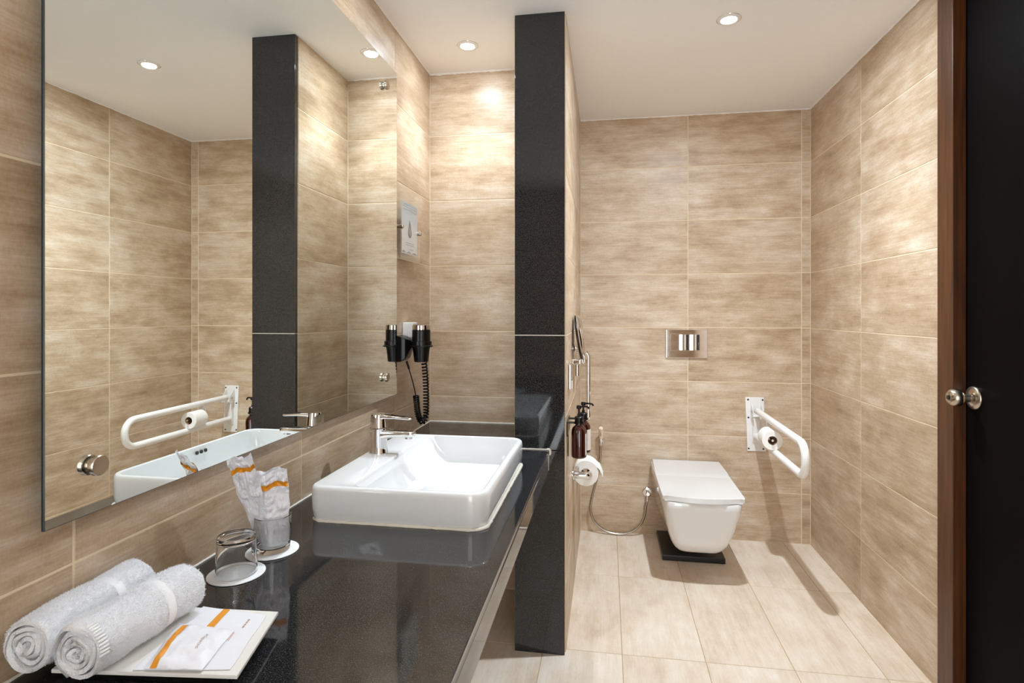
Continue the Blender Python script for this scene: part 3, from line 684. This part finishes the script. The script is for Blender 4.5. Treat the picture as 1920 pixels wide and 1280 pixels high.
def bottle(loc, rz, label):
    t = thing('pump_bottle', label, 'bottle', loc, 'amber pump bottles')
    t.rotation_euler.z = rz
    bm = bmesh.new(); lathe(bm, [(0, 0.001), (0.024, 0.0), (0.028, 0.003), (0.0285, 0.008), (0.0285, 0.094), (0.027, 0.105), (0.022, 0.114), (0.015, 0.120), (0.0125, 0.124), (0.0125, 0.134), (0, 0.134)], n=36)
    finish('bottle_body', bm, 'amber_body', t, smooth=50)
    bm = bmesh.new(); lathe(bm, [(0, 0.134), (0.0155, 0.134), (0.016, 0.136), (0.016, 0.152), (0.013, 0.155), (0.006, 0.156), (0.006, 0.164), (0.004, 0.165), (0.004, 0.184), (0, 0.184)], n=24); cp = finish('pump_collar', bm, 'black_plastic', t, smooth=40)
    bm = bmesh.new(); lathe(bm, [(0, 0.183), (0.008, 0.183), (0.0095, 0.186), (0.0095, 0.193), (0.007, 0.196), (0, 0.196)], n=20)
    tube(bm, spline([(0, 0, 0.190), (0.018, 0, 0.191), (0.034, 0, 0.189), (0.039, 0, 0.182)], 5), 0.0035, 8); finish('pump_nozzle', bm, 'black_plastic', t, smooth=40)
    bm = bmesh.new(); n = 12
    a0, a1 = -0.9, 0.9
    prism(bm, [(0.0288*math.cos(a0+(a1-a0)*k/n), 0.0288*math.sin(a0+(a1-a0)*k/n)) for k in range(n+1)]+[(0.0284*math.cos(a1-(a1-a0)*k/n), 0.0284*math.sin(a1-(a1-a0)*k/n)) for k in range(n+1)], 'Z', 0.012, 0.092)
    finish('label', bm, 'label', t, smooth=50)
    return t
bottle((-0.1035, 2.148, 0.708), 0.35, 'dark amber pump bottle in the wall holder, the one nearer the black pillar')
bottle((-0.0905, 2.232, 0.708), -0.1, 'dark amber pump bottle in the wall holder, half hidden behind its twin')
bh = thing('bottle_holder', 'dark metal double bottle holder on the partition side', 'holder', (PR, 2.19, 0.70))
bm = bmesh.new(); box(bm, 0.0005, 0.004, -0.068, 0.075, 0.09, 0.145, 0.001, 1); finish('back_plate', bm, 'black_plastic', bh)
for y, cx in ((-0.042, -0.1035-PR), (0.042, -0.0905-PR)):
    bm = bmesh.new(); lathe(bm, [(0.0165, 0.1355), (0.019, 0.1355), (0.019, 0.1415), (0.0165, 0.1415)], (cx, y, 0), n=24, close=True)
    box(bm, 0.003, cx-0.0175, y-0.006, y+0.006, 0.1355, 0.1415); finish('neck_clamp', bm, 'black_plastic', bh, smooth=40)
bm = bmesh.new(); box(bm, 0.0005, 0.0035, -0.006, 0.006, 0.0, 0.09, 0.001, 1); finish('spine', bm, 'black_plastic', bh)
rx, ry, rz_ = -0.0905, 2.555, 0.546
def flap(t):
    bm = bmesh.new(); r = 0.0562; pts = []
    for k in range(9): a = PI*0.75-PI*0.55*k/8; pts.append((r*math.cos(a), r*math.sin(a)))
    pts += [(0.060, 0.022), (0.068, 0.004), (0.074, -0.012)]
    inner = [(x-0.0008*(1 if i > 8 else 0), y-0.0012) for i, (x, y) in enumerate(pts)]
    prism(bm, pts+inner[::-1], 'Y', -0.05, 0.05); finish('loose_sheet', bm, 'paper', t, smooth=50)
paper_roll('toilet_roll', 'white toilet paper roll with a loose sheet on the chrome partition holder', (rx, ry, rz_), (0, 1, 0), 0.0555, 0.10, 0.021, flap)
ph = thing('toilet_roll_holder', 'chrome toilet roll holder on the partition below the amber bottles', 'roll holder', (PR, 2.478, 0.546))
bm = bmesh.new(); lathe(bm, [(0, 0), (0.022, 0), (0.022, 0.006), (0.015, 0.010), (0, 0.010)], (0.0005, 0, 0), (1, 0, 0), 28); finish('rosette', bm, 'chrome', ph, smooth=40)
bm = bmesh.new(); tube(bm, fillet([(0.006, 0, 0), (rx-PR+0.016, 0, 0), (rx-PR+0.012, 0.125, 0.0)], 0.018, 8), 0.0145, 16); finish('arm', bm, 'chrome', ph, smooth=50)
bm = bmesh.new(); box(bm, 0.012, 0.030, -0.002, 0.014, 0.010, 0.034, 0.002, 1); finish('cover_lug', bm, 'chrome', ph, smooth=40)

# ------------------------------------------------------------------ tray with towels and wrapped amenities
TZ = 0.775
tq = [(-0.484, 0.682), (-0.522, 0.838), (-0.776, 0.822), (-0.740, 0.654)]
tcx, tcy = -0.63, 0.75
tray = thing('amenity_tray', 'flat white raised tray at the near end of the black counter', 'tray', (tcx, tcy, CZ))
bm = bmesh.new(); prism(bm, [(x-tcx, y-tcy) for x, y in tq], 'Z', TZ-0.006-CZ, TZ-CZ, 0.0015, 2); finish('tray_top', bm, 'tray', tray, smooth=35)
bm = bmesh.new(); prism(bm, [((x-tcx)*0.82, (y-tcy)*0.78) for x, y in tq], 'Z', 0.0, TZ-0.0065-CZ, 0.001, 1); finish('tray_shadow_base', bm, 'black_plastic', tray, smooth=35)  # black base carries the shadow and dark reflection under the tray in its colour

def towel(name, label, a, b, r, turns, phase, squash, hem):
    a, b = Vector(a), Vector(b); ax = (b-a); ln = ax.length; ax.normalize()
    side = ax.cross(Vector((0, 0, 1))).normalized(); up = side.cross(ax)
    t = thing(name, label, 'towel', (a+b)/2, 'rolled hand towels')
    mid = (a+b)/2
    th = r/(turns+0.35)
    NSP = 34; tot = int(turns*NSP); NL = 56
    def pos(ang, rad, s, seed):
        edge = min(s, ln-s)
        rad = rad*(1-0.05*math.exp(-edge/0.008))
        p = Vector((math.cos(ang)*rad*(1.0+squash), math.sin(ang)*rad, 0))
        wv = 0.0030*noise.noise(Vector((p.x*40, p.y*40, s*28+seed)))
        stick = 0.006*(1-s/ln)*noise.noise(Vector((ang*0.6, rad*120, seed)))
        p *= 1+wv/max(rad, 0.004)
        if p.y < -r*0.93: p.y = -r*0.93
        return a-mid+ax*(s+stick)+side*p.x+up*p.y
    bm = bmesh.new(); outer = []; inner = []
    for i in range(tot+1):
        f_ = i/NSP; ang = phase+2*PI*f_
        ro = 0.004+th*(f_+0.35); ri = max(0.0015, ro-th*(0.70+0.2*noise.noise(Vector((f_*2.2, phase, 0)))))
        ro = min(ro, r)
        outer.append([bm.verts.new(pos(ang, ro+(0.0009*random.random() if f_ > turns-1 else 0), ln*j/NL, 1.0+phase)) for j in range(NL+1)])
        inner.append([bm.verts.new(pos(ang, ri, ln*j/NL, 1.0+phase)) for j in range(NL+1)])
    for i in range(tot):
        for j in range(NL):
            bm.faces.new((outer[i][j], outer[i+1][j], outer[i+1][j+1], outer[i][j+1]))
            bm.faces.new((inner[i][j], inner[i][j+1], inner[i+1][j+1], inner[i+1][j]))
        bm.faces.new((outer[i][0], inner[i][0], inner[i+1][0], outer[i+1][0]))
        bm.faces.new((outer[i][NL], outer[i+1][NL], inner[i+1][NL], inner[i][NL]))
    for j in range(NL):
        bm.faces.new((outer[0][j], outer[0][j+1], inner[0][j+1], inner[0][j]))
        bm.faces.new((outer[tot][j], inner[tot][j], inner[tot][j+1], outer[tot][j+1]))
    finish('rolled_cloth', bm, 'towel', t, smooth=70)
    # terry loops on the outside
    bm = bmesh.new(); band0, band1 = ln*0.60, ln*0.68
    for _ in range(24000):
        s = random.uniform(0.001, ln-0.001)
        if band0 < s < band1: continue
        ang = random.uniform(-0.25*PI, 1.25*PI)
        fl = math.floor(turns)+((ang-phase)/(2*PI)) % 1.0
        if fl > turns: fl -= 1
        p = pos(ang, min(r, 0.004+th*(fl+0.35))-0.0006, s, 1.0+phase)
        c = a-mid+ax*s; n_ = (p-c).normalized()
        d = (n_+Vector((random.gauss(0, .55), random.gauss(0, .55), random.gauss(0, .55)))).normalized()
        q = d.cross(Vector((random.random(), random.random(), random.random()))).normalized()*0.0008
        h_ = random.uniform(0.0026, 0.0056)
        v1, v2, v3 = bm.verts.new(p-q), bm.verts.new(p+q), bm.verts.new(p+d*h_)
        bm.faces.new((v1, v2, v3))
    me = bpy.data.meshes.new('terry_pile'); bm.to_mesh(me); bm.free(); me.materials.append(M['pile'])
    o = bpy.data.objects.new('terry_pile', me); COL.objects.link(o); o.parent = t; o['kind'] = 'stuff'
    # smooth woven band
    bm = bmesh.new(); K = 40; rg = []
    for j in range(5):
        s = band0+(band1-band0)*j/4
        rg.append([bm.verts.new(pos(-0.2*PI+1.4*PI*k/K, r+0.0002, s, 1.0+phase)) for k in range(K+1)])
    for j in range(4):
        for k in range(K): bm.faces.new((rg[j][k], rg[j][k+1], rg[j+1][k+1], rg[j+1][k]))
    finish('woven_band', bm, 'coaster', t, smooth=70)
    if hem:
        bm = bmesh.new()
        for k in range(11):
            ang = PI*0.38-0.115*k
            p0 = pos(ang, r+0.0012, 0.002, 1.0+phase); p1 = pos(ang, r+0.0012, 0.016, 1.0+phase)
            tube(bm, [p0, p0.lerp(p1, .15), p0.lerp(p1, .85), p1], [0.0009, 0.0019, 0.0019, 0.0009], 8)
        finish('hem_stitches', bm, 'coaster', t, smooth=60)
    return t
towel('rolled_towel', 'rolled white terry towel on the tray, nearer to the tile wall', (-0.762, 0.640, TZ+0.035), (-0.768, 0.826, TZ+0.035), 0.0365, 4.3, 2.4, 0.02, False)
towel('rolled_towel', 'rolled white terry towel on the tray, beside the orange striped sachets', (-0.683, 0.636, TZ+0.036), (-0.674, 0.822, TZ+0.036), 0.038, 4.6, 0.6, 0.0, True)

def pouch(name, label, cat, quad, z, puff, seed, band=None, bandmat='orange', group=None, thick=0.0012, crinkle=0.0012):
    """flat paper pouch lying on the tray; quad = far-left, far-right, near-right, near-left in XY"""
    q = [Vector((p[0], p[1], 0)) for p in quad]; c = sum(q, Vector())/4
    t = thing(name, label, cat, (c.x, c.y, z), group)
    def top(u, v, off=0.0):
        p = (q[0]*(1-u)+q[1]*u)*(1-v)+(q[3]*(1-u)+q[2]*u)*v-c
        hgt = puff*(max(0, math.sin(PI*u))*max(0, math.sin(PI*v)))**0.7
        cr = crinkle*(0.5+noise.noise(Vector((u*4, v*5, seed)))+0.5*noise.noise(Vector((u*11, v*9, seed+5))))*min(1, 6*min(u, 1-u)+.25)*min(1, 6*min(v, 1-v)+.25)
        edge = 0.002*noise.noise(Vector((u*3, v*3, seed+9)))
        return Vector((p.x+edge*0.6, p.y+edge*0.6, thick+max(0, hgt+cr)+off))
    NU, NV = 26, 28
    bm = bmesh.new()
    g = [[bm.verts.new(top(i/NU, j/NV)) for i in range(NU+1)] for j in range(NV+1)]
    lo = [[bm.verts.new(Vector((g[j][i].co.x, g[j][i].co.y, 0.0002))) for i in range(NU+1)] for j in range(NV+1)]
    for j in range(NV):
        for i in range(NU):
            bm.faces.new((g[j][i], g[j][i+1], g[j+1][i+1], g[j+1][i])); bm.faces.new((lo[j][i], lo[j+1][i], lo[j+1][i+1], lo[j][i+1]))
    for j in range(NV):
        bm.faces.new((g[j][0], g[j+1][0], lo[j+1][0], lo[j][0])); bm.faces.new((g[j][NU], lo[j][NU], lo[j+1][NU], g[j+1][NU]))
    for i in range(NU):
        bm.faces.new((g[0][i], lo[0][i], lo[0][i+1], g[0][i+1])); bm.faces.new((g[NV][i], g[NV][i+1], lo[NV][i+1], lo[NV][i]))
    finish('paper_pouch', bm, 'packet', t, smooth=50)
    def strip(nm, u0, u1, v0, v1, mat, nu=4, nv=28):
        bm = bmesh.new()
        def tp(u, v): return top(u, v, 0.0005)
        gg = [[bm.verts.new(tp(u0+(u1-u0)*i/nu, v0+(v1-v0)*j/nv)) for i in range(nu+1)] for j in range(nv+1)]
        for j in range(nv):
            for i in range(nu): bm.faces.new((gg[j][i], gg[j][i+1], gg[j+1][i+1], gg[j+1][i]))
        return finish(nm, bm, mat, t, smooth=50)
    if band: strip('orange_stripe', *band, bandmat)
    return t, top, strip
env, etop, estrip = pouch('paper_envelope', 'large flat white envelope with an orange stripe lying on the tray', 'envelope', [(-0.650, 0.830), (-0.532, 0.822), (-0.500, 0.690), (-0.628, 0.668)], TZ+0.0004, 0.0006, 3.1, (0.33, 0.43, 0.0, 1.0), crinkle=0.0006)
for k, (a, b) in enumerate(((0.13, 0.17), (0.18, 0.215), (0.225, 0.25), (0.26, 0.30))): estrip('small_print', 0.80, 0.82, a, b, 'print', 1, 3)
estrip('pink_print', 0.72, 0.76, 0.40, 0.55, 'pink_print', 2, 6)
sac, stop, sstrip = pouch('amenity_sachet', 'small puffy white sachet with orange stripe and tiny print on the envelope', 'sachet', [(-0.648, 0.775), (-0.552, 0.770), (-0.533, 0.679), (-0.612, 0.668)], TZ+0.0032, 0.009, 8.6, (0.10, 0.22, 0.06, 1.0), crinkle=0.004)
# print on the sachet, running along its long side
cu = bpy.data.curves.new('print', 'FONT'); cu.body = 'SHOWER CAP'; cu.size = 0.0058; cu.align_x = 'CENTER'; cu.align_y = 'CENTER'; cu.extrude = 0.0
tmp = bpy.data.objects.new('tmp_text', cu); COL.objects.link(tmp)
dg = bpy.context.evaluated_depsgraph_get(); me = bpy.data.meshes.new_from_object(tmp.evaluated_get(dg)); bpy.data.objects.remove(tmp)
bm = bmesh.new(); bm.from_mesh(me); bmesh.ops.subdivide_edges(bm, edges=list(bm.edges), cuts=1)
for v in bm.verts: v.co = stop(0.70-v.co.y/0.09, 0.50-v.co.x/0.10, 0.0007)
bm.to_mesh(me); bm.free(); me.materials.append(M['print'])
o = bpy.data.objects.new('small_print', me); COL.objects.link(o); o.parent = sac

# ------------------------------------------------------------------ tumblers on coasters, tooth brush packets
def coaster(x, y, label):
    bm = bmesh.new(); lathe(bm, [(0, 0), (0.050, 0), (0.052, 0.0008), (0.052, 0.0022), (0.0505, 0.003), (0.045, 0.0026), (0, 0.0026)], n=56)
    return tag(finish('paper_coaster', bm, 'coaster', None, (x, y, CZ+0.0002), smooth=40), label, 'coaster', 'round white coasters')
def tumbler(x, y, label, flip):
    h_ = 0.074; r0, r1, wl, bt = 0.0345, 0.0375, 0.0018, 0.009
    prof = [(0, 0), (r0-0.004, 0), (r0-0.001, 0.001), (r0, 0.004), (r0+0.0006, 0.014), (r1, h_-0.001), (r1-wl/2, h_), (r1-wl, h_-0.001), (r0-wl, bt+0.004), (r0-wl-0.004, bt+0.0006), (0, bt)]
    if flip: prof = [(r, h_-z) for r, z in prof]
    bm = bmesh.new(); lathe(bm, prof, n=56)
    return tag(finish('glass_tumbler', bm, 'glass', None, (x, y, CZ+0.003), smooth=40), label, 'glass', 'glass tumblers')
C1, C2 = (-0.707, 0.994), (-0.700, 1.104)
coaster(*C1, 'round white coaster under the upside-down glass near the towels'); coaster(*C2, 'round white coaster under the glass with wrapped toothbrushes')
tumbler(*C1, 'clear glass tumbler standing upside down on a coaster near the towels', True)
tumbler(*C2, 'clear glass tumbler holding two white wrapped packets beside the basin', False)

def packet(name, label, base, top_, wdir, w0, w1, puff, seed, bands, fold):
    base, top_, wdir = Vector(base), Vector(top_), Vector(wdir).normalized()
    ax = top_-base; ln = ax.length; nrm = wdir.cross(ax).normalized()
    if nrm.y > 0: nrm = -nrm
    t = thing(name, label, 'packet', base, 'wrapped toothbrush packets')
    def f(u, v, sgn, off=0.0):
        ww = (w0+(w1-w0)*min(1, v*1.6))*0.5*(1+0.10*noise.noise(Vector((v*3, seed, 2))))
        x = (u*2-1)*ww
        th = puff*(max(0.0, 1-(u*2-1)**2))**0.6*min(1, 5*(1-v)+0.05)*(0.75+0.3*math.sin(v*7+seed))
        cr = 0.0050*noise.noise(Vector((u*2.6, v*7, seed)))+0.0036*noise.noise(Vector((u*6+3, v*15, seed+4)))
        cr += 0.0065*abs(noise.noise(Vector((u*5+v*9, v*10-u*4, seed+7))))
        sag = fold*max(0, v-0.72)**1.4
        return ax*v*(1-0.02*math.sin(u*9+seed))+wdir*(x+0.002*noise.noise(Vector((v*9, seed, u))))+nrm*(sgn*th*0.5+cr*(0.5+v)+off*sgn+sag)
    NU, NV = 18, 50
    bm = bmesh.new()
    A = [[bm.verts.new(f(i/NU, j/NV, 1)) for i in range(NU+1)] for j in range(NV+1)]
    B = [[(A[j][i] if i in (0, NU) else bm.verts.new(f(i/NU, j/NV, -1, 0.0004))) for i in range(NU+1)] for j in range(NV+1)]
    for j in range(NV):
        for i in range(NU):
            bm.faces.new((A[j][i], A[j][i+1], A[j+1][i+1], A[j+1][i])); bm.faces.new((B[j][i], B[j+1][i], B[j+1][i+1], B[j][i+1]))
    for j in (0, NV):
        for i in range(NU):
            vs = [A[j][i], A[j][i+1], B[j][i+1], B[j][i]]; vs = list(dict.fromkeys(vs))
            if len(vs) >= 3: bm.faces.new(vs)
    finish('paper_wrapper', bm, 'packet', t, smooth=16)
    for v0, v1 in bands:
        bm = bmesh.new()
        for sgn in (1, -1):
            g = [[bm.verts.new(f(0.01+0.98*i/16, v0+(v1-v0)*j/4+0.02*(i/16-0.5), sgn, 0.0016)) for i in range(17)] for j in range(5)]
            for j in range(4):
                for i in range(16): bm.faces.new((g[j][i], g[j][i+1], g[j+1][i+1], g[j+1][i]))
        finish('orange_stripe', bm, 'orange', t, smooth=40)
    return t
packet('toothbrush_packet', 'tall white wrapped packet with orange stripe leaning out of the glass towards the towels', (-0.722, 1.110, 0.766), (-0.720, 1.020, 0.975), (0.84, 0.42, 0.1), 0.026, 0.047, 0.010, 1.7, [(0.83, 0.88)], 0.05)
packet('toothbrush_packet', 'shorter wide white wrapped packet with orange stripe standing upright in the glass', (-0.690, 1.106, 0.766), (-0.695, 1.092, 0.930), (0.86, 0.45, 0.10), 0.048, 0.058, 0.012, 5.3, [(0.74, 0.81)], 0.06)
